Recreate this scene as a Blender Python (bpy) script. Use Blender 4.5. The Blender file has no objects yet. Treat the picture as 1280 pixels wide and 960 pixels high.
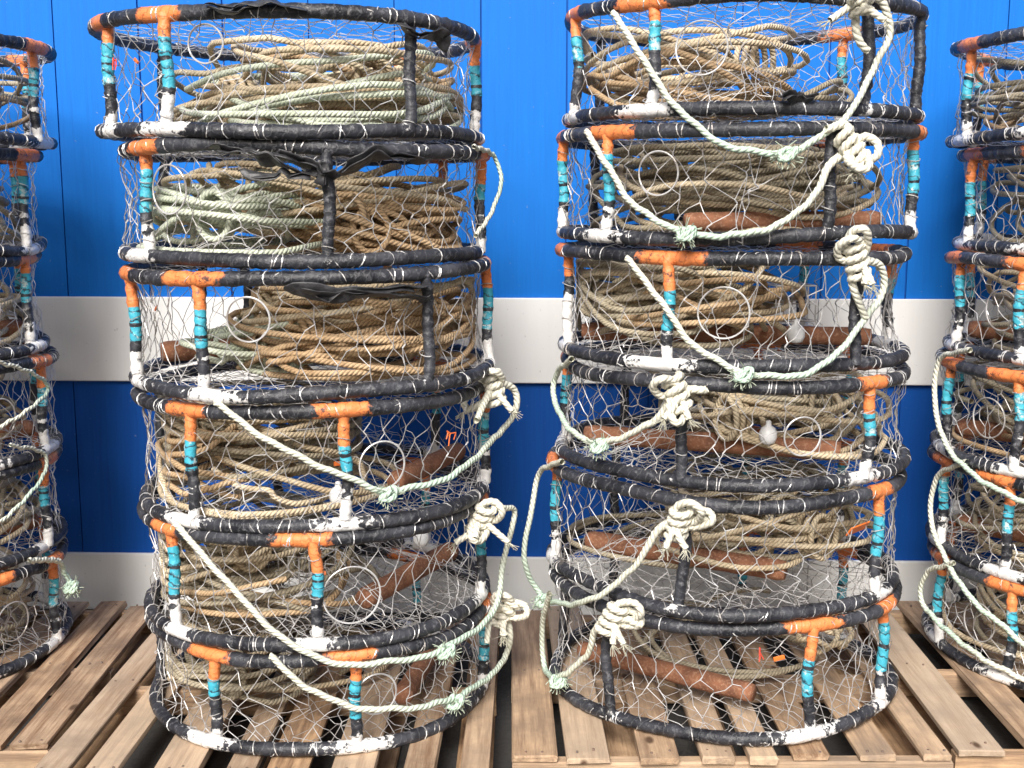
import bpy, math, random
import numpy as np
rng=np.random.default_rng(7); random.seed(7)
PI=math.pi
scene=bpy.context.scene
# ------------------------------------------------------------------ helpers
def link(o,parent=None):
    bpy.context.collection.objects.link(o)
    if parent: o.parent=parent
    return o
def empty(name,loc,rot=(0,0,0)):
    e=bpy.data.objects.new(name,None); e.empty_display_size=.1; e.location=loc; e.rotation_euler=rot
    return link(e)
class Buf:
    def __init__(s): s.V=[];s.F=[];s.U=[];s.C=[];s.n=0
    def add(s,V,F,U=None,C=None):
        V=np.asarray(V,float);F=np.asarray(F,int)
        s.V.append(V);s.F.append(F+s.n);s.n+=len(V)
        s.U.append(np.zeros((len(F)*4,2)) if U is None else U)
        s.C.append(np.zeros((len(V),4)) if C is None else C)
    def make(s,name,mat,parent=None,smooth=True):
        V=np.concatenate(s.V);F=np.concatenate(s.F);U=np.concatenate(s.U);C=np.concatenate(s.C)
        m=bpy.data.meshes.new(name)
        nf=len(F)
        m.vertices.add(len(V)); m.vertices.foreach_set('co',V.astype(np.float32).ravel())
        m.loops.add(nf*4); m.loops.foreach_set('vertex_index',F.astype(np.int32).ravel())
        m.polygons.add(nf); m.polygons.foreach_set('loop_start',np.arange(0,nf*4,4,dtype=np.int32))
        try: m.polygons.foreach_set('loop_total',np.full(nf,4,dtype=np.int32))
        except Exception: pass
        uv=m.uv_layers.new(name='UVMap'); uv.data.foreach_set('uv',U.astype(np.float32).ravel())
        ca=m.color_attributes.new('paint','FLOAT_COLOR','POINT'); ca.data.foreach_set('color',C.astype(np.float32).ravel())
        m.update(calc_edges=True); m.validate()
        m.polygons.foreach_set('use_smooth',np.full(len(m.polygons),bool(smooth),dtype=bool))
        m.materials.append(mat)
        o=bpy.data.objects.new(name,m)
        return link(o,parent)
def norm(a): return a/np.maximum(np.linalg.norm(a,axis=-1,keepdims=True),1e-9)
def smooth_path(pts,step=.015,closed=False):
    P=np.asarray(pts,float); n=len(P); out=[]
    rngi=range(n if closed else n-1)
    for i in rngi:
        if closed: p0,p1,p2,p3=P[(i-1)%n],P[i],P[(i+1)%n],P[(i+2)%n]
        else: p0,p1,p2,p3=P[max(i-1,0)],P[i],P[i+1],P[min(i+2,n-1)]
        k=max(2,int(np.linalg.norm(p2-p1)/step)); t=np.linspace(0,1,k,endpoint=False)[:,None]
        out.append(.5*((2*p1)+(-p0+p2)*t+(2*p0-5*p1+4*p2-p3)*t*t+(-p0+3*p1-3*p2+p3)*t**3))
    if not closed: out.append(P[-1:])
    return np.concatenate(out)
def tube(buf,P,rad,k=8,closed=False,transport=False,C=None,lobe=0,pitch=.05,flat=None,ref=(0,0,1),caps=True):
    P=np.asarray(P,float); n=len(P)
    rad=np.full(n,float(rad)) if np.isscalar(rad) else np.asarray(rad,float)
    if closed: T=norm(np.roll(P,-1,0)-np.roll(P,1,0))
    else: T=norm(np.gradient(P,axis=0))
    if transport:
        N=np.zeros_like(P); r0=np.array([0,0,1.]) if abs(T[0][2])<.9 else np.array([1.,0,0])
        v=r0-T[0]*r0.dot(T[0]); v/=np.linalg.norm(v)
        for i in range(n):
            v=v-T[i]*v.dot(T[i]); v/=max(np.linalg.norm(v),1e-9); N[i]=v
    else:
        R=np.asarray(ref,float)
        N=norm(np.cross(np.broadcast_to(R,T.shape),T)); 
    B=np.cross(T,N)
    d=np.linalg.norm(np.diff(P,axis=0),axis=1); u=np.concatenate([[0],np.cumsum(d)])
    a=np.linspace(0,2*PI,k,endpoint=False)
    R2=rad[:,None]*np.ones((1,k))
    if lobe: R2=R2*(1+lobe*np.cos(3*(a[None,:]-2*PI*u[:,None]/pitch)))
    ca=np.cos(a)[None,:]*R2; sa=np.sin(a)[None,:]*R2
    if flat is not None:
        ph=flat[1][:,None] if hasattr(flat[1],'__len__') else flat[1]
        x=ca; y=sa*flat[0]
        ca=x*np.cos(ph)-y*np.sin(ph); sa=x*np.sin(ph)+y*np.cos(ph)
    V=(P[:,None,:]+N[:,None,:]*ca[...,None]+B[:,None,:]*sa[...,None]).reshape(-1,3)
    m=n if closed else n-1
    i=np.arange(m)[:,None]; j=np.arange(k)[None,:]
    i2=(i+1)%n; j2=(j+1)%k
    F=np.stack([i*k+j,i*k+j2,i2*k+j2,i2*k+j],-1).reshape(-1,4)
    ul=np.append(u,u[-1]+np.linalg.norm(P[0]-P[-1]))
    ua=ul[np.arange(m)][:,None]*np.ones((1,k)); ub=ul[np.arange(m)+1][:,None]*np.ones((1,k))
    va=(np.arange(k)/k)[None,:]*np.ones((m,1)); vb=va+1/k
    U=np.stack([np.stack([ua,va],-1),np.stack([ua,vb],-1),np.stack([ub,vb],-1),np.stack([ub,va],-1)],2).reshape(-1,2)
    Cv=None
    if C is not None: Cv=np.repeat(np.asarray(C,float),k,axis=0)
    buf.add(V,F,U,Cv)
    if not closed and caps and k%2==0:
        for base,rev in ((0,True),((n-1)*k,False)):
            q=[]
            for a0 in range(0,k//2-1):
                f=[base+a0,base+a0+1,base+k-2-a0,base+k-1-a0]
                q.append(f[::-1] if rev else f)
            nn=buf.n; 
            buf.F.append(np.array(q)+nn-len(V)); buf.U.append(np.zeros((len(q)*4,2)))
def prisms(buf,A,B,r,k=3):
    A=np.asarray(A,float);B=np.asarray(B,float)
    T=norm(B-A); ref=np.where((np.abs(T[:,2:3])>.85),np.array([[1.,0,0]]),np.array([[0,0,1.]]))
    N=norm(np.cross(ref,T)); Bn=np.cross(T,N)
    a=np.linspace(0,2*PI,k,endpoint=False)
    off=(N[:,None,:]*np.cos(a)[None,:,None]+Bn[:,None,:]*np.sin(a)[None,:,None])*r
    V=np.concatenate([A[:,None,:]+off,B[:,None,:]+off],1).reshape(-1,3)
    n=len(A); base=(np.arange(n)*2*k)[:,None]; j=np.arange(k)[None,:]; j2=(j+1)%k
    F=np.stack([base+j,base+j2,base+k+j2,base+k+j],-1).reshape(-1,4)
    buf.add(V,F)
def box(buf,x0,x1,y0,y1,z0,z1,c=(0,0,0,1),jit=0,bev=.003,skew=0):
    b=bev
    def ringv(x0,x1,y0,y1,z): return [(x0,y0,z),(x1,y0,z),(x1,y1,z),(x0,y1,z)]
    V=ringv(x0+b,x1-b,y0+b,y1-b,z0)+ringv(x0,x1,y0,y1,z0+b)+ringv(x0,x1,y0,y1,z1-b)+ringv(x0+b,x1-b,y0+b,y1-b,z1)
    V=np.array(V)+rng.normal(0,jit,(16,3)) if jit else np.array(V)
    if skew:
        ym=(y0+y1)/2; V[:,0]+=skew*(V[:,1]-ym)
    F=[[3,2,1,0],[12,13,14,15]]
    for l in range(3):
        for j in range(4):
            F.append([l*4+j,l*4+(j+1)%4,(l+1)*4+(j+1)%4,(l+1)*4+j])
    buf.add(V,np.array(F),None,np.tile(np.array(c,float),(16,1)))
# ------------------------------------------------------------------ materials
def mat(name):
    m=bpy.data.materials.new(name); m.use_nodes=True
    nt=m.node_tree; b=nt.nodes['Principled BSDF']
    return m,nt,b
def N(nt,t,**kw):
    n=nt.nodes.new(t)
    for k,v in kw.items():
        if k.startswith('i_'): n.inputs[k[2:].replace('_',' ')].default_value=v
        else: setattr(n,k,v)
    return n
def math_(nt,op,a,b=None,clamp=False):
    n=nt.nodes.new('ShaderNodeMath'); n.operation=op; n.use_clamp=clamp
    for i,v in enumerate((a,b)):
        if v is None: continue
        if isinstance(v,(int,float)): n.inputs[i].default_value=v
        else: nt.links.new(v,n.inputs[i])
    return n.outputs[0]
def mix(nt,f,a,b,bt='MIX'):
    n=nt.nodes.new('ShaderNodeMix'); n.data_type='RGBA'; n.blend_type=bt
    for i,v in ((0,f),(6,a),(7,b)):
        if isinstance(v,(int,float)): n.inputs[i].default_value=v
        elif isinstance(v,tuple): n.inputs[i].default_value=(*v,1) if len(v)==3 else v
        else: nt.links.new(v,n.inputs[i])
    return n.outputs[2]
def noise(nt,scale,detail=4,vec=None,rough=.6):
    n=N(nt,'ShaderNodeTexNoise'); n.inputs['Scale'].default_value=scale; n.inputs['Detail'].default_value=detail; n.inputs['Roughness'].default_value=rough
    if vec is not None: nt.links.new(vec,n.inputs['Vector'])
    return n.outputs['Fac']
def ramp(nt,f,lo,hi):
    n=N(nt,'ShaderNodeMapRange'); n.clamp=True
    n.inputs['From Min'].default_value=lo; n.inputs['From Max'].default_value=hi
    nt.links.new(f,n.inputs['Value']); return n.outputs['Result']
def coords(nt,scale=(1,1,1),out='Object'):
    tc=N(nt,'ShaderNodeTexCoord'); mp=N(nt,'ShaderNodeMapping'); mp.inputs['Scale'].default_value=scale
    nt.links.new(tc.outputs[out],mp.inputs['Vector']); return mp.outputs['Vector']
def bump(nt,b,h,strength,dist):
    n=N(nt,'ShaderNodeBump'); n.inputs['Strength'].default_value=strength; n.inputs['Distance'].default_value=dist
    nt.links.new(h,n.inputs['Height']); nt.links.new(n.outputs[0],b.inputs['Normal'])
def base(nt,b,c): nt.links.new(c,b.inputs['Base Color'])

def wall_mat(name,col,dark,rough,dirt=(.25,.3,.35),db=.88):
    m,nt,b=mat(name)
    v=coords(nt,(70,70,2.5)); g=noise(nt,1,5,v); v2=coords(nt,(1,1,1)); big=noise(nt,2.2,3,v2)
    c=mix(nt,ramp(nt,g,.35,.75),col,dark); c=mix(nt,ramp(nt,big,.35,.8),c,tuple(x*db for x in col))
    sp=noise(nt,60,2,v2); c=mix(nt,math_(nt,'MULTIPLY',ramp(nt,sp,.7,.76),.5),c,dirt)
    base(nt,b,c); b.inputs['Roughness'].default_value=rough; b.inputs['Specular IOR Level'].default_value=.3
    bump(nt,b,g,.35,.003); return m
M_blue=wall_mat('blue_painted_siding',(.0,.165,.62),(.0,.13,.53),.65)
M_blue_shade=wall_mat('blue_siding_shade_in_colour',(.0,.082,.40),(.0,.062,.33),.65)  # same blue siding, with the dimmer light low on the wall put into its colour
M_white=wall_mat('white_painted_trim',(.89,.89,.88),(.86,.86,.86),.65,(.5,.5,.5),.96)
M_groove=wall_mat('blue_groove_backing',(.0,.09,.42),(.0,.07,.33),.7)

def frame_mat():
    m,nt,b=mat('tape_wrapped_rubber')
    at=N(nt,'ShaderNodeVertexColor'); at.layer_name='paint'
    sp=N(nt,'ShaderNodeSeparateColor'); nt.links.new(at.outputs[0],sp.inputs[0])
    v=coords(nt); n1=noise(nt,55,4,v); n2=noise(nt,16,4,v)
    nn=math_(nt,'ADD',math_(nt,'MULTIPLY',n1,.75),math_(nt,'MULTIPLY',n2,.45))
    nn=math_(nt,'SUBTRACT',nn,.6)
    uv=N(nt,'ShaderNodeUVMap'); s2=N(nt,'ShaderNodeSeparateXYZ'); nt.links.new(uv.outputs[0],s2.inputs[0])
    w=math_(nt,'FRACT',math_(nt,'ADD',math_(nt,'MULTIPLY',s2.outputs[0],34),math_(nt,'ADD',s2.outputs[1],math_(nt,'MULTIPLY',n2,2.5))))
    dusty=noise(nt,9,6,v)
    blk=mix(nt,ramp(nt,dusty,.4,.72),(.010,.011,.016),(.06,.062,.075))
    blk=mix(nt,math_(nt,'MULTIPLY',ramp(nt,n1,.58,.70),.5),blk,(.22,.22,.24))
    blk=mix(nt,math_(nt,'MULTIPLY',ramp(nt,w,.86,1),.5),blk,(.16,.16,.17))
    scuff=noise(nt,28,6,v,.75)
    blk=mix(nt,math_(nt,'MULTIPLY',ramp(nt,scuff,.63,.69),.65),blk,(.48,.47,.46))
    org=mix(nt,n1,(.90,.31,.10),(.66,.17,.05)); org=mix(nt,math_(nt,'MULTIPLY',ramp(nt,w,.88,1),.8),org,(.35,.07,.02))
    org=mix(nt,ramp(nt,scuff,.56,.62),org,(.12,.06,.05))
    tl=mix(nt,n1,(.05,.47,.60),(.05,.30,.42)); tl=mix(nt,ramp(nt,w,.78,.93),tl,(.02,.06,.09))
    tl=mix(nt,ramp(nt,scuff,.56,.62),tl,(.50,.62,.63))
    wh=mix(nt,n1,(.88,.87,.86),(.62,.61,.60))
    def th(ch,k,e=.05): 
        x=math_(nt,'ADD',ch,math_(nt,'MULTIPLY',nn,k*.5)); return ramp(nt,x,.5-e,.5+e)
    c=mix(nt,th(sp.outputs[2],2.0),blk,tl)
    c=mix(nt,th(sp.outputs[0],1.7),c,org)
    c=mix(nt,th(sp.outputs[1],3.8),c,wh)
    base(nt,b,c); b.inputs['Roughness'].default_value=.5
    h=math_(nt,'ADD',math_(nt,'MULTIPLY',w,.7),n1); bump(nt,b,h,.8,.005)
    return m
M_frame=frame_mat()
def wire_mat():
    m,nt,b=mat('galvanised_wire'); v=coords(nt); n=noise(nt,10,4,v)
    c=mix(nt,ramp(nt,n,.40,.66),(.72,.72,.73),(.27,.24,.22)); base(nt,b,c)
    b.inputs['Metallic'].default_value=.3; b.inputs['Roughness'].default_value=.4; return m
M_wire=wire_mat()
def rope_mat(name,c1,c2,c3,freq=82,tint=None,gr=.6):
    m,nt,b=mat(name); v=coords(nt)
    uv=N(nt,'ShaderNodeUVMap'); s2=N(nt,'ShaderNodeSeparateXYZ'); nt.links.new(uv.outputs[0],s2.inputs[0])
    w=math_(nt,'FRACT',math_(nt,'ADD',math_(nt,'MULTIPLY',s2.outputs[0],freq),math_(nt,'MULTIPLY',s2.outputs[1],3)))
    w=math_(nt,'SINE',math_(nt,'MULTIPLY',w,PI))
    n1=noise(nt,9,5,v,.7); n2=noise(nt,110,3,v)
    c=mix(nt,ramp(nt,n1,.35,.65),c1,c2)
    if tint:
        at=N(nt,'ShaderNodeVertexColor'); at.layer_name='paint'; sp=N(nt,'ShaderNodeSeparateColor'); nt.links.new(at.outputs[0],sp.inputs[0])
        c=mix(nt,sp.outputs[1],c,tint)
    c=mix(nt,math_(nt,'MULTIPLY',ramp(nt,n2,.45,.75),.45),c,c3)
    c=mix(nt,math_(nt,'MULTIPLY',math_(nt,'SUBTRACT',1,ramp(nt,w,.0,.5)),gr),c,c3)
    base(nt,b,c); b.inputs['Roughness'].default_value=.85
    bump(nt,b,math_(nt,'ADD',w,math_(nt,'MULTIPLY',n2,.4)),.8,.003); return m
R_tan=rope_mat('rope_tan',(.80,.69,.50),(.54,.42,.27),(.20,.14,.085))
R_gold=rope_mat('rope_weathered_brown',(.68,.50,.31),(.44,.29,.155),(.15,.085,.045))
R_green=rope_mat('rope_greenish',(.76,.80,.67),(.56,.62,.47),(.22,.24,.17))
R_dull=rope_mat('rope_dull',(.52,.46,.34),(.33,.275,.19),(.10,.075,.05))
R_white=rope_mat('rope_white_bridle',(.86,.83,.72),(.74,.71,.60),(.38,.37,.28),freq=60,tint=(.44,.68,.56),gr=.6)
def rust_mat():
    m,nt,b=mat('rusty_iron'); v=coords(nt); n=noise(nt,18,6,v); n2=noise(nt,120,3,v)
    c=mix(nt,ramp(nt,n,.35,.7),(.17,.07,.04),(.34,.145,.075)); c=mix(nt,ramp(nt,n2,.5,.8),c,(.46,.27,.17)); base(nt,b,c)
    b.inputs['Roughness'].default_value=.85; bump(nt,b,n2,.6,.003); return m
M_rust=rust_mat()
def plain(name,c1,c2,rough=.5,sc=20,bmp=.3):
    m,nt,b=mat(name); v=coords(nt); n=noise(nt,sc,5,v); base(nt,b,mix(nt,ramp(nt,n,.3,.7),c1,c2)); b.inputs['Roughness'].default_value=rough
    bump(nt,b,n,bmp,.004); return m
M_plastic=plain('white_float_plastic',(.82,.82,.82),(.65,.67,.7),.35)
M_tag=plain('orange_tag',(.9,.22,.03),(.7,.14,.03),.5)
M_red=plain('red_twine',(.75,.07,.04),(.6,.05,.03),.7)
M_strip=plain('rubber_strip',(.012,.012,.015),(.07,.07,.075),.45,45,.9)
M_ground=plain('asphalt',(.065,.062,.058),(.04,.039,.038),.9,60,.8)
M_weed=plain('weed_green',(.06,.12,.03),(.10,.14,.04),.7)
def wood_mat(name,axis):
    m,nt,b=mat(name)
    at=N(nt,'ShaderNodeVertexColor'); at.layer_name='paint'; sp=N(nt,'ShaderNodeSeparateColor'); nt.links.new(at.outputs[0],sp.inputs[0])
    tc=N(nt,'ShaderNodeTexCoord'); mp=N(nt,'ShaderNodeMapping')
    mp.inputs['Scale'].default_value=(2.5,45,45) if axis=='x' else (45,2.5,45)
    ad=N(nt,'ShaderNodeVectorMath'); ad.operation='ADD'; nt.links.new(tc.outputs['Object'],ad.inputs[0])
    cm=N(nt,'ShaderNodeCombineXYZ'); 
    k=math_(nt,'MULTIPLY',sp.outputs[0],7.3)
    for i in range(3): nt.links.new(k,cm.inputs[i])
    nt.links.new(cm.outputs[0],ad.inputs[1]); nt.links.new(ad.outputs[0],mp.inputs['Vector'])
    g=noise(nt,1,6,mp.outputs['Vector'],.7)
    st=noise(nt,5,5,ad.outputs[0],.65)
    c=mix(nt,sp.outputs[1],(.60,.38,.21),(.44,.32,.22))
    c=mix(nt,ramp(nt,g,.40,.62),c,(.23,.13,.07))
    c=mix(nt,math_(nt,'MULTIPLY',ramp(nt,st,.42,.68),.75),c,(.14,.09,.06))
    c=mix(nt,math_(nt,'MULTIPLY',sp.outputs[2],.45),c,(.70,.57,.43))
    vo=N(nt,'ShaderNodeTexVoronoi'); vo.inputs['Scale'].default_value=7; mv=N(nt,'ShaderNodeMapping'); mv.inputs['Scale'].default_value=(.5,1,1) if axis=='x' else (1,.5,1)
    nt.links.new(ad.outputs[0],mv.inputs['Vector']); nt.links.new(mv.outputs[0],vo.inputs['Vector'])
    c=mix(nt,math_(nt,'SUBTRACT',1,ramp(nt,vo.outputs['Distance'],.05,.10)),c,(.10,.055,.03))
    base(nt,b,c); b.inputs['Roughness'].default_value=.8; bump(nt,b,g,.8,.006); return m
W_y=wood_mat('pallet_wood_lengthwise','y'); W_x=wood_mat('pallet_wood_crosswise','x')
M_nail=plain('nail_steel',(.12,.10,.09),(.2,.12,.08),.6)

# ------------------------------------------------------------------ ground + wall
gb=Buf(); n=40
xs=np.linspace(-60,60,n); ys=np.linspace(-60,60,n); X,Y=np.meshgrid(xs,ys,indexing='ij')
V=np.stack([X,Y,np.zeros_like(X)],-1).reshape(-1,3); i=np.arange(n-1)[:,None]; j=np.arange(n-1)[None,:]
F=np.stack([i*n+j,(i+1)*n+j,(i+1)*n+j+1,i*n+j+1],-1).reshape(-1,4); gb.add(V,F); gb.make('ground',M_ground,smooth=False)

wall=empty('blue_building_wall',(0,4.36,0),(0,0,math.radians(-2.0)))
wb=Buf(); wl=Buf(); pitch=.305; k0=-24
for k in range(k0,24):
    wd_=.009 if k%4==0 else .0045
    x0=-.11+pitch*k+wd_/2
    box(wb,x0,x0+pitch-wd_,0,.02,1.0,3.6,bev=.0015)
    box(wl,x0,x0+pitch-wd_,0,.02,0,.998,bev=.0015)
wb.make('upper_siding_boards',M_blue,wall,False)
wl.make('lower_siding_boards',M_blue_shade,wall,False)
wb=Buf(); box(wb,-7.4,7.4,.010,.2,0,3.59); wb.make('wall_core',M_groove,wall,False)
wb=Buf()
for a,b_ in ((-7.4,-2.6),(-2.597,1.1),(1.103,4.6),(4.603,7.4)):
    box(wb,a,b_,-.022,-.002,.883,1.195,bev=.003)
    box(wb,a,b_,-.020,-.002,-.0,.222,bev=.003)
wb.make('white_trim_boards',M_white,wall,False)

# ------------------------------------------------------------------ pallets
def pallet(x0,x1,y0,y1,rot=0,h=.118,nb=9,seed=0):
    g=np.random.default_rng(seed)
    cx,cy=(x0+x1)/2,(y0+y1)/2
    e=empty('wooden_pallet',(cx,cy,0),(0,0,math.radians(rot)))
    hx,hy=(x1-x0)/2,(y1-y0)/2
    b=Buf(); W=2*hx; ws=g.uniform(.07,.125,nb); gp=g.uniform(.3,1.8,nb-1)
    free=W-ws.sum()
    if free<.03*(nb-1): ws*=(W-.03*(nb-1))/ws.sum(); free=W-ws.sum()
    gp*=free/gp.sum()
    x=-hx; xs_=[]
    for q,w in enumerate(ws):
        c=(g.random(),g.random(),g.random()**2,1)
        box(b,x,x+w,-hy+g.uniform(-.018,.014),hy+g.uniform(-.03,.03),h-.018+g.uniform(-.0012,.0012),h+g.uniform(-.001,.002),c,.002,.003,skew=g.normal(0,.01))
        xs_.append(x+w/2)
        x+=w+(gp[q] if q<nb-1 else 0)
    for q in range(5):
        w=.1; xx=-hx+q*(W-w)/4
        box(b,xx,xx+w,-hy,hy,.002,.018,(g.random(),g.random(),0,1),.001)
    b.make('deck_boards',W_y,e,False)
    b=Buf()
    st=(-hy+.006,-.02,hy-.046)
    for yy in st:
        box(b,-hx-.002,hx+.002,yy,yy+.04,.0195,h-.0205,(g.random(),g.random()*.7,g.random()*.5,1),.001,.004)
    b.make('stringers',W_x,e,False)
    b=Buf()
    for yy in st:
        for xx in xs_:
            for s in (-.022,.022):
                px,py=xx+s+g.normal(0,.004),yy+.02+g.normal(0,.006)
                tube(b,np.array([[px,py,h-.004],[px,py,h+.0035]]),.0035,6,ref=(1,0,0))
    b.make('nail_heads',M_nail,e)
    return e
pallet(-2.50,-1.25,2.99,4.12,1.2,nb=9,seed=1)
pallet(-1.21,-.05,2.84,4.00,-.6,nb=8,seed=2)
pallet(.0,1.15,2.94,4.08,.3,nb=8,seed=5)
pallet(1.19,2.40,2.97,4.12,-1.2,nb=8,seed=4)
wd=Buf(); g=np.random.default_rng(3)
for q in range(150):
    bx,by=g.normal(-.10,.06),g.normal(2.80,.03); L=g.uniform(.03,.10); d=np.array([g.normal(0,.5),g.normal(0,.5),1]); d/=np.linalg.norm(d)
    p0=np.array([bx,by,0.]); p1=p0+d*L*.6; p2=p1+norm(d+np.array([g.normal(0,.6),g.normal(0,.6),-.2]))*L*.5
    prisms(wd,[p0],[p1],.0016); prisms(wd,[p1],[p2],.0010)
wd.make('weeds',M_weed,None,False)

# ------------------------------------------------------------------ crab pots
def ring_paint(th,posts,r,top,g):
    C=np.zeros((len(th),4)); C[:,3]=1
    C[:,1]=-.10+.14*np.sin(th*3+g.uniform(0,6))+(-.08 if top else 0)
    for (a,kind,L) in posts:
        d0=((th-math.radians(a)+PI)%(2*PI)-PI)*r
        if kind=='b':
            if not top and L>0: C[:,1]=np.maximum(C[:,1],np.clip(.45-np.abs(d0)/.12,-.1,.5))
            continue
        if top:
            d=np.abs(d0-g.normal(0,.015)); w=np.clip(1-(d/(2*L)),0,1); C[:,0]=np.maximum(C[:,0],w)
        else:
            L2=L*g.uniform(.8,1.3); d=np.abs(d0-g.normal(0,.02)); w=np.clip(1-(d/(2*L2)),-.2,1); C[:,1]=np.maximum(C[:,1],w*.85)
    return C
def ringP(r,z,seed,nseg=260):
    th=np.linspace(0,2*PI,nseg,endpoint=False)
    g=np.random.default_rng(seed)
    wob=sum(g.normal(0,.004)*np.cos(k*th+g.uniform(0,6)) for k in (2,3,4,5))
    wz=sum(g.normal(0,.0026)*np.cos(k*th+g.uniform(0,6)) for k in (2,3,5))
    R=r+wob
    return th,np.stack([R*np.sin(th),-R*np.cos(th),z+wz],-1)
def net_side(wb,r,z0,z1,g):
    Nc=int(g.integers(42,49)); M=int(g.integers(5,7))
    lo=np.zeros((M+1,Nc,3)); hi=np.zeros((M+1,Nc,3))
    sag=g.uniform(.008,.03); ph=g.uniform(0,6)
    for j in range(M+1):
        i=np.arange(Nc); s=j/M
        edge=(j in (0,M))
        th=(i+.5*(j%2))*2*PI/Nc+(0 if edge else 1)*g.normal(0,.031,Nc)+.03*np.sin(3*i*2*PI/Nc+ph)+.05*math.sin(PI*s)*np.sin(5*i*2*PI/Nc+ph)
        z=z0+(z1-z0)*s+(0 if edge else 1)*(g.normal(0,.008,Nc)+.012*np.sin(5*i*2*PI/Nc+ph*2))
        R=r-sag*math.sin(PI*s)*(1+.5*np.sin(4*th+ph))+g.normal(0,.004,Nc)*(not edge)
        p=np.stack([R*np.sin(th),-R*np.cos(th),z],-1)
        dz=.0 if edge else .0045
        lo[j]=p-[0,0,dz]; hi[j]=p+np.stack([g.normal(0,.004,Nc)*(not edge),np.zeros(Nc),np.full(Nc,dz)],-1)
        if not edge: prisms(wb,lo[j],hi[j],.0021)
    A=[];B=[]
    for j in range(M):
        i=np.arange(Nc)
        if j%2==0: nbs=(i,(i-1)%Nc)
        else: nbs=(i,(i+1)%Nc)
        for nb in nbs: A.append(hi[j][i]);B.append(lo[j+1][nb])
    A=np.concatenate(A);B=np.concatenate(B); mid=(A+B)/2+g.normal(0,.0048,A.shape)
    prisms(wb,A,mid,.0012);prisms(wb,mid,B,.0012)
def net_sheet(wb,f,W,L,a,g,inside=None):
    ny=int(L/(a*.62))+1; nx=int(W/a)+2
    pts={}
    for j in range(-ny//2-1,ny//2+2):
        for i in range(-nx//2-1,nx//2+2):
            pts[i,j]=np.array([(i+.5*(j%2))*a,j*a*.62])+g.normal(0,a*.13,2)
    A=[];B=[]
    for (i,j),p in pts.items():
        for nb in ((i,j+1),(i+(1 if j%2 else -1),j+1)):
            q=pts.get(nb)
            if q is None: continue
            ip,iq=inside(p),inside(q)
            if ip>1 and iq>1: continue
            P_,Q_=p,q
            if ip>1: P_=p/ip
            if iq>1: Q_=q/iq
            A.append(f(*P_));B.append(f(*Q_))
    A=np.array(A);B=np.array(B);mid=(A+B)/2+g.normal(0,.005,A.shape)
    prisms(wb,A,mid,.0010);prisms(wb,mid,B,.0010)
def lashings(wb,P,r,g,step=.05):
    n=len(P); i=0.; seg=2*PI*.505/n
    cs=[];ts=[]
    while i<n-1:
        k=int(i); cs.append(P[k]); t=P[(k+1)%n]-P[k]; ts.append(t/np.linalg.norm(t)); i+=max(.008,g.exponential(step))/seg
    cs=np.array(cs);ts=np.array(ts)
    ts=norm(ts+g.normal(0,.38,ts.shape)); N_=norm(np.cross(np.broadcast_to([0,0,1.],ts.shape),ts)); B_=np.cross(ts,N_)
    a=np.linspace(0,2*PI,10,endpoint=False)
    L=cs[:,None,:]+(N_[:,None,:]*np.cos(a)[None,:,None]+B_[:,None,:]*np.sin(a)[None,:,None])*(r+.0006)
    A=L.reshape(-1,3);B=np.roll(L,-1,axis=1).reshape(-1,3); prisms(wb,A,B,.0015)
def coil(buf,c,rx,ry,turns,hgt,g,r=.0085,floor=0,ceil=.25,rmax=.47,tilt=.12):
    tilt=tilt*1.6; turns=turns*1.25
    n=int(turns*36); t=np.linspace(0,turns,n)
    def rk(amp,per=.5):
        m=int(turns/per)+3; kn=g.normal(0,amp,m); x=t/per; i=x.astype(int); f=x-i; f=f*f*(3-2*f); return kn[i]*(1-f)+kn[i+1]*f
    a=2*PI*t+rk(.5,.7)+g.uniform(0,6)
    sc=1+rk(.24,.8)+rk(.12,.22)
    sc=np.clip(sc,.4,1.3)
    x=c[0]+rk(.045,1.)+rx*sc*np.cos(a)+rk(.012,.11); y=c[1]+rk(.035,1.)+ry*sc*np.sin(a)
    z=c[2]+hgt*(.5+.5*np.sin(t*2.1+g.uniform(0,6)))*.4+hgt*.6*(t/turns)+rk(.022,.3)+rk(.009,.12)+rk(tilt,.9)*rx*np.cos(a)+rk(tilt,.9)*ry*np.sin(a)
    z=np.where(z<floor+r+.004,floor+r+.004+.35*np.abs(z-floor-r-.004)*.3,z)
    top_=ceil-.012; z=np.where(z>top_,top_-.3*(z-top_),z); z=np.clip(z,floor+r,top_)
    R=np.sqrt(x*x+y*y); f=np.where(R>rmax,rmax/R,1); x*=f;y*=f
    tube(buf,np.stack([x,y,z],-1),r,7)
def hank_wrap(buf,c,g,ang,r=.0085,w=.05,h=.055):
    t=np.linspace(0,3.2,100); a=2*PI*t
    ca,sa=math.cos(ang),math.sin(ang)
    u=(t/3.2-.5)*.08; v=w*np.cos(a); z=c[2]+h*np.sin(a)
    P=np.stack([c[0]+u*ca-v*sa,c[1]+u*sa+v*ca,np.maximum(z,.012)],-1); tube(buf,P,r,7,transport=True)
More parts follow.
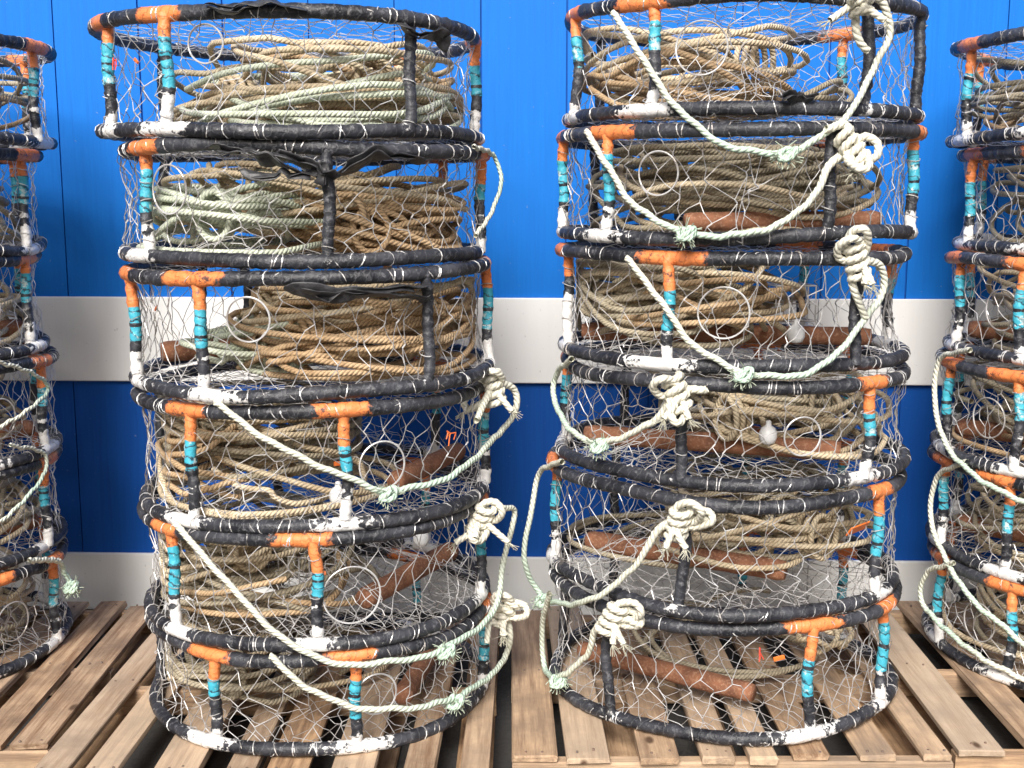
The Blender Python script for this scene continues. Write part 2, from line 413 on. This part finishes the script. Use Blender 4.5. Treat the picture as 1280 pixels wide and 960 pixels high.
def bridle_knot(buf,c,g,s=1.,r=.0098,grn=0.):
    c=np.array(c,float)
    ax=norm(np.array([g.normal(0,.5),g.normal(0,.2),1.])); u=norm(np.cross(ax,[0,1,0.])); v=np.cross(ax,u)
    t=np.linspace(0,3.6,110)[:,None]
    rr=.019*s
    P=c+ax*(t/3.6-.5)*.085*s+u*np.cos(2*PI*t)*rr*1.15+v*np.sin(2*PI*t)*rr
    C=np.tile([0,grn,0,1],(len(P),1)); tube(buf,P,r,9,transport=True,C=C,lobe=.1)
    for q in range(2):
        d=norm(np.array([g.normal(0,1),-.3,g.normal(.2,.6)])); side=norm(np.cross(d,[0,1,.2]))
        L=g.uniform(.05,.085)*s; wdt=g.uniform(.02,.032)*s
        pts=[c-side*.012,c+d*L*.5+side*wdt*-.9,c+d*L+side*-wdt*.4+[0,-.015,0],c+d*L+side*wdt*.6,c+d*L*.5+side*wdt+[0,.01,0],c+side*.01]
        P=smooth_path(pts,.006); C=np.tile([0,grn,0,1],(len(P),1)); tube(buf,P,r,9,transport=True,C=C,lobe=.1)
    for q in range(2):
        d=np.array([g.normal(0,.5),-.4,-.8]); P=smooth_path([c,c+d*.03*s+[0,-.012,0],c+d*.07*s+[g.normal(0,.02),-.01,0]],.006)
        C=np.tile([0,grn,0,1],(len(P),1)); tube(buf,P,r*.9,9,transport=True,C=C,lobe=.1)
        for w in range(9):
            e=P[-1]; d2=norm(d+g.normal(0,.45,3)); A=np.array([e]);M_=e+d2*.015;B=M_+norm(d2+g.normal(0,.3,3))*.018
            prisms(buf,A,[M_],.0014);prisms(buf,[M_],[B],.001)
def splice(buf,c,g,grn=.8):
    c=np.array(c,float)
    for q in range(3):
        a=g.uniform(0,6)
        t=np.linspace(0,1,26)[:,None]
        P=c+np.concatenate([.02*np.cos(2*PI*t+a),-.012+.012*np.sin(2*PI*t+a),.014*np.sin(2*PI*t*1.3+a)],1)
        tube(buf,P,.0062,8,transport=True,C=np.tile([0,grn,0,1],(len(P),1)))
    for q in range(28):
        d=norm(np.array([g.normal(0,1),-.4+g.normal(0,.3),g.normal(-.4,.7)])); m=c+d*.022; e=m+norm(d+g.normal(0,.6,3))*.022
        prisms(buf,[c,m],[m,e],.0014)
        buf.C[-1]=np.tile([0,grn,0,1],(12,1)).astype(float)
def strap(buf,pts,w,g):
    P=smooth_path(pts,.007); n=len(P); u=np.linspace(0,1,n)
    kn=lambda a,m: np.interp(u,np.linspace(0,1,m),g.normal(0,a,m))
    P=P+np.stack([kn(.003,14),kn(.004,12)-.002,kn(.005,10)],-1)
    wd=w*(1.15+kn(.22,7))*np.clip(np.minimum(u,1-u)*9+.35,0,1)
    wd=np.maximum(wd,.004)
    ph=1.35+kn(.4,6)
    tube(buf,P,wd,12,transport=True,flat=(.16,ph))
    P2=P+np.stack([kn(.004,6),-.006+kn(.003,6),kn(.006,6)],-1)
    tube(buf,P2[n//8:-n//8],wd[n//8:-n//8]*.75,12,transport=True,flat=(.16,ph[n//8:-n//8]+.5))
def wire_cage(wb,c,s,rot,g):
    ca,sa=math.cos(rot),math.sin(rot)
    def W(x,y,z): return (c[0]+x*ca-y*sa,c[1]+x*sa+y*ca,c[2]+z)
    sx,sy,sz=s; A=[];B=[]
    for x in (-sx,sx):
        for y in (-sy,sy): A.append(W(x,y,0));B.append(W(x,y,sz))
    for z in (0,sz*.5,sz):
        q=[W(-sx,-sy,z),W(sx,-sy,z),W(sx,sy,z),W(-sx,sy,z)]
        for k in range(4): A.append(q[k]);B.append(q[(k+1)%4])
    for k in np.linspace(-.6,.6,4):
        A.append(W(sx*k,-sy,0));B.append(W(sx*k,-sy,sz)); A.append(W(sx*k,-sy,sz));B.append(W(sx*k,sy,sz))
    prisms(wb,A,B,.0022,4)

def pot(cx,cy,zb,zt,r,posts,seed,coils=(),bars=(),esc=(),bridle=None,straps=(),tags=(),floats=(),cages=(),twine=()):
    g=np.random.default_rng(seed)
    e=empty('crab_pot',(cx,cy,zb),(math.radians(g.normal(0,.25)),math.radians(g.normal(0,.35)),0))
    H=zt-zb
    fb=Buf()
    full=[(a,k,L) for a,k,L in posts]
    trad=.0182
    rings=[]
    for top in (False,True):
        th,P=ringP(r,H if top else 0,seed*3+top); rings.append(P)
        rad=trad*(1+.06*np.sin(th*57+g.uniform(0,6))*np.sin(th*11)+g.normal(0,.035,len(th)))
        cp=ring_paint(th,full,r,top,g); rad=rad*(1+.07*np.clip(cp[:,0]*3,0,1))
        tube(fb,P,rad,10,closed=True,C=cp)
    for a,kind,L in full:
        t=math.radians(a); s=np.linspace(1,0,46)
        lean=g.normal(0,.012)*(4*s*(1-s))
        P=np.stack([r*math.sin(t)+.003*np.sin(s*9+a)+lean*math.cos(t),-r*math.cos(t)+lean*math.sin(t),H*s],-1)
        C=np.zeros((46,4));C[:,3]=1
        sd=1-s
        if kind=='c':
            o1=g.uniform(.16,.32);t1=g.uniform(.46,.68)
            C[:,0]=np.clip((o1-sd)*12+.5,0,1)
            C[:,2]=np.clip((t1-sd)*14+.5,0,1)
            C[:,1]=-.15+np.clip((sd-g.uniform(.72,.86))*7+.4,0,1.0)+.62*np.exp(-((sd-g.uniform(.62,.74))/.04)**2)
            gapc=g.uniform(.36,.5)
            C[:,2]*=1-.8*np.exp(-((sd-gapc)/.025)**2)
        elif kind=='w':
            C[:,0]=np.clip((.25-sd)*12+.5,0,1); C[:,1]=np.clip((sd-.45)*5+.5,0,.9)
        else:
            C[:,1]=-.12+.35*np.clip((sd-.8)*6,0,1)
        tube(fb,P,.0152*(1+.06*np.sin(s*60)+g.normal(0,.04,46)),10,C=C,ref=(1,0,0),caps=False)
    fb.make('rubber_wrapped_frame',M_frame,e)
    wb=Buf()
    net_side(wb,r,0,H,g)
    for top in (False,True):
        z0=H if top else 0; sg=-.012 if top else .006
        net_sheet(wb,lambda x,y:(x,y,z0+sg*(1-(x*x+y*y)/r/r)+g.normal(0,.002)),2*r,2*r,.076,g,inside=lambda p:math.hypot(*p)/r)
    for q in range(2):
        al=math.radians(g.uniform(0,360) if q else g.uniform(100,250)); ca,sa=math.cos(al),math.sin(al)
        def f(x,y):
            s=(y+.18)/.36; X_=x*(1-.35*s); Y_=-r+.03+s*.36; zz=.02+s*H*.5
            return (X_*ca-Y_*sa,X_*sa+Y_*ca,zz+.02*math.sin(x*20))
        net_sheet(wb,f,.34,.36,.055,g,inside=lambda p:max(abs(p[0])/.17,abs(p[1])/.18))
    for P in rings: lashings(wb,P,trad,g)
    for a,kind,L in full:
        t=math.radians(a); c=np.array([r*math.sin(t),-r*math.cos(t),0])
        for zz in np.arange(.03,H-.02,.05)+g.normal(0,.006):
            if g.random()<.5: continue
            an=np.linspace(0,2*PI,9); L_=c+np.stack([.0175*np.cos(an),.0175*np.sin(an),zz+.006*np.sin(an+g.uniform(0,6))],-1)
            prisms(wb,L_[:-1],L_[1:],.0013)
    for (a,zz,rr) in esc:
        t=math.radians(a); R=r-.002
        an=np.linspace(0,2*PI,37); ta=t+rr*np.cos(an)/R
        L_=np.stack([R*np.sin(ta),-R*np.cos(ta),zz*H+rr*np.sin(an)],-1)
        prisms(wb,L_[:-1],L_[1:],.0024,5)
    for (cc,ss,rt) in cages: wire_cage(wb,cc,ss,rt,g)
    wb.make('wire_netting',M_wire,e,False)
    for (m_,specs) in coils:
        cb=Buf()
        for (dx,dy,zf,rx,ry,turns,hg) in specs:
            coil(cb,(dx,dy,.02+zf*H),rx,ry,turns,hg,g,ceil=H-.02,rmax=r-.04)
            if turns>=7:
                an=g.uniform(-2.6,-.5); hank_wrap(cb,(dx+rx*.95*math.cos(an),dy+ry*.95*math.sin(an),.02+zf*H+hg*.5),g,an,w=.045,h=min(.06,hg*.5+.01))
        cb.make('rope_coil',m_,e)
    if bars:
        bb=Buf()
        for (p,q,rr) in bars:
            P=np.linspace(p,q,30); 
            tube(bb,P,rr*(1+g.normal(0,.02,30))*np.r_[.85,np.ones(28),.85],14)
        bb.make('rusty_weight_bar',M_rust,e)
    if bridle is not None:
        rb=Buf(); R=r+.030
        for spec in bridle:
            P=[]
            for (dx,z) in spec['p']:
                dx/=100;z=z/100-zb
                yy=-math.sqrt(max(R*R-dx*dx,0.0)) if abs(dx)<R else 0
                P.append((dx,yy-.005,z))
            P=np.array(P); kn=spec.get('knot')
            jit=g.normal(0,.006,P.shape); jit[0]=0; P=P+jit*[1,.4,1]
            pp=smooth_path(P,.007)
            n=len(pp); u=np.linspace(0,1,n); gc=spec.get('g',.5)
            grn=.1+.65*np.exp(-((u-gc)/.2)**2)
            if kn is not None: 
                dd=np.linalg.norm(pp-P[kn],axis=1); grn*=np.clip(dd/.15,0,1)
            C=np.zeros((n,4));C[:,1]=grn;C[:,3]=1
            rr=spec.get('r',.0083)
            rad=np.full(n,rr)
            if kn is not None: rad=rr+(.0108-rr)*np.clip(1.4-dd/.12,0,1)
            pp=pp+np.stack([np.zeros(n),np.zeros(n),.0025*np.sin(u*50)+.0015*np.sin(u*113)],-1)
            tube(rb,pp,rad,9,transport=True,C=C,lobe=.1)
            if kn is not None: bridle_knot(rb,P[kn]+[0,-.015,0],g,s=1.05)
            if 's' in spec: splice(rb,P[spec['s']]+[0,-.008,-.004],g)
        rb.make('bridle_rope',R_white,e)
    if straps:
        sb=Buf()
        for pts,w in straps:
            P=[]
            for (dx,z) in pts:
                yy=-math.sqrt(max((r+.022)**2-dx*dx,0)); P.append((dx,yy+g.normal(0,.004),z))
            strap(sb,P,w,g)
        sb.make('rubber_strap',M_strip,e)
    for (a,z,rr,w) in tags:
        tb=Buf(); t=math.radians(a)
        box(tb,-w/2,w/2,-.002,.002,-w*.2,w*.2,bev=.001); o=tb.make('plastic_tag',M_tag,e,False)
        o.location=(rr*math.sin(t),-rr*math.cos(t),z); o.rotation_euler=(g.normal(0,.3),g.normal(0,.4),t)
    for (a,z) in twine:
        t=math.radians(a); c0=np.array([(r+.004)*math.sin(t),-(r+.004)*math.cos(t),z]); tb=Buf()
        for q in range(5):
            m_=c0+g.normal(0,.005,3); e_=m_+np.array([g.normal(0,.005),g.normal(0,.004),-g.uniform(.01,.03)]); prisms(tb,[c0,m_],[m_,e_],.0015)
        tb.make('red_twine',M_red if g.random()<.6 else M_tag,e,False)
    for (dx,dy,z) in floats:
        tb=Buf(); prof=[(-.03,.008),(-.026,.018),(-.012,.024),(.004,.024),(.016,.018),(.022,.008),(.034,.007),(.036,.004)]
        P=np.array([[dx,dy,z+p[0]] for p in prof]); tube(tb,P,np.array([p[1] for p in prof]),14,ref=(1,0,0)); tb.make('bait_jar',M_plastic,e)
    return e

c=lambda a,L=.075:(a,'c',L)
b=lambda a,L=0:(a,'b',L)
S1=[
 dict(cx=-.605,zt=1.99,zb=1.72,r=.503,posts=[c(-27,.06),c(-57,.04),b(44,1),c(92,.05),c(150),b(-120),b(200)],
      coils=[(R_tan,[(.10,0,.05,.31,.27,10,.11),(.13,-.03,.28,.22,.2,8,.09)]),(R_green,[(.10,-.12,.0,.28,.2,6,.13)]),(R_dull,[(-.2,.1,.1,.14,.12,4,.12)]),(R_gold,[(.15,.05,.2,.25,.2,4,.08)])],
      esc=[(-14,.72,.045)],straps=[([(-.12,.275),(-.05,.262),(.05,.285),(.12,.27)],.016),([(.33,.25),(.37,.235),(.42,.24),(.44,.21)],.016)],tags=[(-45,.17,.47,.02)],twine=[(-50,.17)]),
 dict(cx=-.582,zt=1.677,zb=1.407,r=.492,posts=[c(-43,.05),b(16,1),c(88,.06),c(132,.06),b(-115),b(190)],
      coils=[(R_tan,[(.02,.02,.3,.30,.24,9,.10)]),(R_green,[(-.16,-.14,.05,.2,.2,10,.14)]),(R_gold,[(.2,-.1,.1,.2,.16,9,.10),(.16,-.05,.0,.26,.22,8,.09)])],
      esc=[(-33,.62,.06)],straps=[([(-.14,.272),(-.08,.262),(-.02,.25),(.04,.225),(.08,.21)],.022),([(.02,.252),(.08,.235),(.12,.225),(.15,.20)],.024),([(.15,.20),(.19,.222),(.23,.25),(.30,.255),(.36,.235)],.022),([(-.08,.215),(.0,.205),(.06,.205),(.12,.215)],.012),([(.12,.235),(.13,.21),(.12,.185)],.016)],
      bridle=[dict(p=[(48,169),(53,168),(55,160),(52,151),(49,146)],r=.006,g=.5)]),
 dict(cx=-.564,zt=1.365,zb=1.078,r=.497,posts=[c(-60,.06),c(-25,.08),b(44,1),c(90,.05),c(160),b(-130),b(215)],
      coils=[(R_tan,[(.12,.0,.35,.27,.24,9,.09)]),(R_gold,[(.17,-.1,.05,.26,.22,13,.16),(.05,-.05,.05,.2,.25,5,.1)]),(R_green,[(-.12,-.1,.0,.14,.12,7,.12)])],
      bars=[((-.44,.0,.05),(-.16,.1,.05),.03)],esc=[(-9,.66,.055)],floats=[(-.07,-.2,.12)],
      straps=[([(.02,.27),(.10,.258),(.18,.25),(.26,.262),(.36,.255)],.018),([(.1,.245),(.2,.24),(.3,.235),(.36,.225)],.014)],tags=[(-55,.2,.45,.02)]),
 dict(cx=-.562,zt=1.029,zb=.736,r=.484,posts=[c(-32,.06),c(17,.065),c(88,.05),c(140),b(-100),b(200)],
      coils=[(R_dull,[(-.2,.05,.25,.22,.22,9,.15)]),(R_tan,[(-.18,0,.45,.2,.18,7,.09),(-.12,-.12,.0,.26,.22,4,.05)]),(R_gold,[(-.25,-.12,.1,.12,.15,6,.15)])],
      bars=[((.24,-.2,.05),(.40,.2,.05),.028)],esc=[(29,.5,.062)],tags=[(20,.12,.3,.03)],floats=[(.1,-.3,.04)],cages=[((.02,-.1,.1),(.07,.05,.09),.4)],twine=[(55,.2)],
      bridle=[dict(p=[(-17,106),(-3,96),(13,88),(26,82),(41,83),(53,89),(58,95),(57,101),(51,102),(47,97)],knot=8,s=3,g=.45)]),
 dict(cx=-.566,zt=.699,zb=.421,r=.485,posts=[c(-42,.05),c(8,.07),c(80,.05),c(145),b(-105),b(205)],
      coils=[(R_dull,[(-.22,.05,.1,.22,.22,9,.15),(-.15,.0,.0,.28,.25,5,.05)]),(R_tan,[(-.25,-.05,.4,.18,.18,7,.08)]),(R_gold,[(-.1,-.1,.0,.26,.22,3,.05)])],
      bars=[((.16,-.27,.05),(.38,.2,.05),.03)],esc=[(19,.45,.075)],tags=[(10,.1,.2,.03)],floats=[(.3,.0,.15)],cages=[((-.03,-.12,.05),(.08,.05,.09),-.3)],
      bridle=[dict(p=[(-30,73),(-18,63),(-4,49),(10,40),(25,37),(38,36),(50,39),(55,50),(58,60),(56,67),(49,67),(46,62)],knot=10,s=5,g=.55)]),
 dict(cx=-.565,zt=.382,zb=.137,r=.483,posts=[c(-26,.06),c(19,.065),c(85,.05),c(150),b(-90),b(205)],
      coils=[(R_dull,[(-.25,-.02,.1,.19,.22,7,.12)]),(R_tan,[(-.28,-.05,.5,.15,.14,4,.06),(-.1,.1,.0,.28,.25,2,.02)])],
      bars=[((.26,-.25,.05),(.33,.15,.05),.028)],esc=[(26,.55,.055)],
      bridle=[dict(p=[(-5,41),(3,33),(15,27),(29,23),(41,21),(50,20),(54,21),(56,28),(54,35),(50,38),(49,31)],knot=8,s=4,g=.5),]),
]
S2=[
 dict(cx=.645,zt=2.042,zb=1.775,r=.482,posts=[c(-38,.07),c(-78,.05),b(29,1),b(66,.05),c(130),b(-130),b(180)],
      coils=[(R_tan,[(-.17,.0,.2,.25,.22,8,.12)]),(R_gold,[(-.2,-.05,.0,.22,.2,5,.08)]),(R_dull,[(.1,.1,.0,.2,.2,3,.04)])],
      esc=[(-22,.55,.065)],straps=[([(.0,.02),(.03,.03),(.06,.02),(.1,.03)],.014)],
      bridle=[dict(p=[(-39,202),(-33,194),(-27,182),(-19,173),(-10,168),(3,167),(11,171),(19,178),(26,188),(28,196),(25,203),(20,203),(18,196),(22,191)],knot=11,s=5,g=.4)]),
 dict(cx=.636,zt=1.724,zb=1.459,r=.491,posts=[c(-52,.07),c(-84,.05),b(18,1),c(66,.05),c(130),b(-130),b(190)],
      coils=[(R_dull,[(-.05,.0,.35,.27,.25,10,.11),(.0,.05,.1,.3,.25,7,.12)]),(R_tan,[(-.03,-.05,.1,.27,.22,6,.14)])],
      bars=[((-.18,-.3,.035),(.36,-.2,.035),.025)],esc=[(-33,.6,.055)],
      bridle=[dict(p=[(-44,173),(-39,163),(-32,154),(-20,148),(-7,147),(3,150),(11,157),(15,163),(19,168),(18,173),(12,171)],knot=8,s=3,g=.45)]),
 dict(cx=.633,zt=1.404,zb=1.13,r=.481,posts=[(-80,'w',.05),c(-29,.09),b(32,1),c(95),c(140),b(-130),b(190)],
      coils=[(R_dull,[(-.2,.0,.3,.24,.24,12,.13)]),(R_tan,[(-.15,-.05,.15,.25,.22,6,.14)]),(R_gold,[(-.1,-.1,.3,.2,.2,6,.08)])],
      bars=[((-.43,-.02,.04),(.38,-.12,.04),.026)],esc=[(-12,.5,.065)],floats=[(.15,-.2,.06)],cages=[((.16,-.05,.08),(.06,.05,.1),.2)],
      bridle=[dict(p=[(-34,140),(-27,132),(-18,120),(-5,113),(6,112),(16,114),(25,122),(32,131),(30,139),(24,139),(23,134),(27,125)],knot=9,s=3,g=.5)]),
 dict(cx=.643,zt=1.079,zb=.825,r=.488,posts=[b(-25,1),c(36,.05),c(120,.05),c(160),c(-100),b(215)],
      coils=[(R_dull,[(.1,.05,.25,.22,.2,9,.13)]),(R_tan,[(.12,-.1,.2,.2,.2,7,.12)])],
      bars=[((-.43,-.05,.045),(.26,-.26,.045),.028)],esc=[(12,.5,.05)],floats=[(.05,-.3,.1)],
      bridle=[dict(p=[(-48,111),(-52,104),(-52,97),(-48,91),(-41,91),(-32,95),(-26,101),(-22,106),(-16,108)],knot=7,s=4,g=.4)]),
 dict(cx=.628,zt=.779,zb=.485,r=.499,posts=[b(-23,1),c(46,.05),c(120,.05),c(160),c(-88),b(215)],
      coils=[(R_dull,[(.12,.05,.3,.2,.2,9,.13),(-.1,.1,.0,.28,.25,3,.03)]),(R_tan,[(.1,-.08,.15,.22,.2,7,.15)])],
      bars=[((-.40,.0,.05),(.13,-.28,.05),.03)],tags=[(38,.2,.48,.08)],
      bridle=[dict(p=[(-49,82),(-55,74),(-58,62),(-58,47),(-53,36),(-43,45),(-32,57),(-25,69),(-21,74),(-13,75)],knot=8,s=4,g=.45)]),
 dict(cx=.632,zt=.441,zb=.14,r=.500,posts=[b(-45,1),c(19,.08),c(52,.05),c(120),c(160),b(-110),b(215)],
      coils=[(R_tan,[(.3,-.1,.4,.07,.06,2,.03)]),(R_dull,[(.0,.1,.0,.3,.25,2,.02)])],
      bars=[((-.42,.02,.05),(.04,-.32,.05),.028)],tags=[(8,.22,.5,.03)],twine=[(2,.24)],
      bridle=[dict(p=[(-52,41),(-54,28),(-54,15),(-49,19),(-43,31),(-40,39),(-35,44),(-29,44)],knot=6,s=3,g=.4)]),
]
seed=10
for sp,cy in ((S1,3.41),(S2,3.49)):
    for d in sp:
        seed+=1; pot(cy=cy,seed=seed,**d)
def side_stack(cx,cy,sign,bridles,seed,offs):
    for k in range(6):
        g=np.random.default_rng(seed+k*5)
        zb=.138+.318*k; zt=zb+.276
        j=g.uniform(-8,8)
        posts=[(sign*(50+j),'c',.06),(sign*(86+j*.6),'c',.06),(sign*(8+j),'b',1),(sign*(-50),'c',.06),(sign*140,'c',.05),(sign*200,'b',0)]
        m1,m2=[(R_tan,R_dull),(R_dull,R_tan),(R_dull,R_gold)][k%3]
        amt=10 if k>2 else 6
        pot(cx+offs[k],cy,zb,zt,.50+g.normal(0,.004),posts,seed+k,
            coils=[(m1,[(sign*.05,.0,.2,.3,.28,amt,.12)]),(m2,[(0,-.05,.0,.32,.28,5,.1)])],
            bars=[((sign*.1,-.2,.05),(sign*.42,.1,.05),.028)] if k in(1,2,3) else (),
            esc=[(sign*65,.5,.06)] if k in (0,2,3) else (),
            bridle=[bridles[k]] if k in bridles else None,
            tags=[(sign*50,.14,.47,.07)] if k==3 and sign<0 else ())
side_stack(-1.93,3.72,1,{2:dict(p=[(47,109),(52,104),(53,98),(51,93),(47,90)],r=.006,g=.5),1:dict(p=[(49,82),(53,76),(53,70),(51,64),(46,60),(38,57)],r=.006,g=.5),
    0:dict(p=[(50,46),(53,42),(54,37),(57,33),(58,31)],s=3,g=.8)},100,(-.045,-.05,-.045,-.06,-.07,.0))
side_stack(1.865,3.72,-1,{2:dict(p=[(-50,111),(-53,106),(-54,92),(-52,80),(-46,73),(-34,69),(-15,67)],g=.6),
    1:dict(p=[(-51,77),(-54,68),(-54,53),(-50,38),(-43,29),(-33,25),(-15,24)],g=.6,s=5),
    0:dict(p=[(-51,44),(-54,36),(-53,26),(-46,18),(-30,15)],g=.5)},200,(.01,.02,.0,.02,.04,.0))

# ------------------------------------------------------------------ light, world, camera
w=bpy.data.worlds.new('World'); scene.world=w; w.use_nodes=True
bg=w.node_tree.nodes['Background']; sky=w.node_tree.nodes.new('ShaderNodeTexSky'); sky.sky_type='NISHITA'; sky.sun_disc=False
sky.sun_elevation=math.radians(40); sky.sun_rotation=math.radians(192); sky.dust_density=5; sky.air_density=1
w.node_tree.links.new(sky.outputs[0],bg.inputs[0]); bg.inputs[1].default_value=.12
sd=bpy.data.lights.new('sun','SUN'); sd.energy=5.0; sd.angle=math.radians(26); sd.color=(1,.98,.94)
so=bpy.data.objects.new('sun',sd); so.rotation_euler=(math.radians(50),0,math.radians(-12)); link(so)
cd=bpy.data.cameras.new('camera'); cd.lens=42.19; cd.sensor_width=36; cd.clip_end=300
co=bpy.data.objects.new('camera',cd); co.location=(0,0,1.56); co.rotation_euler=(math.radians(81.1),0,0); link(co); scene.camera=co
scene.view_settings.view_transform='Standard'; scene.view_settings.look='None'; scene.view_settings.exposure=0
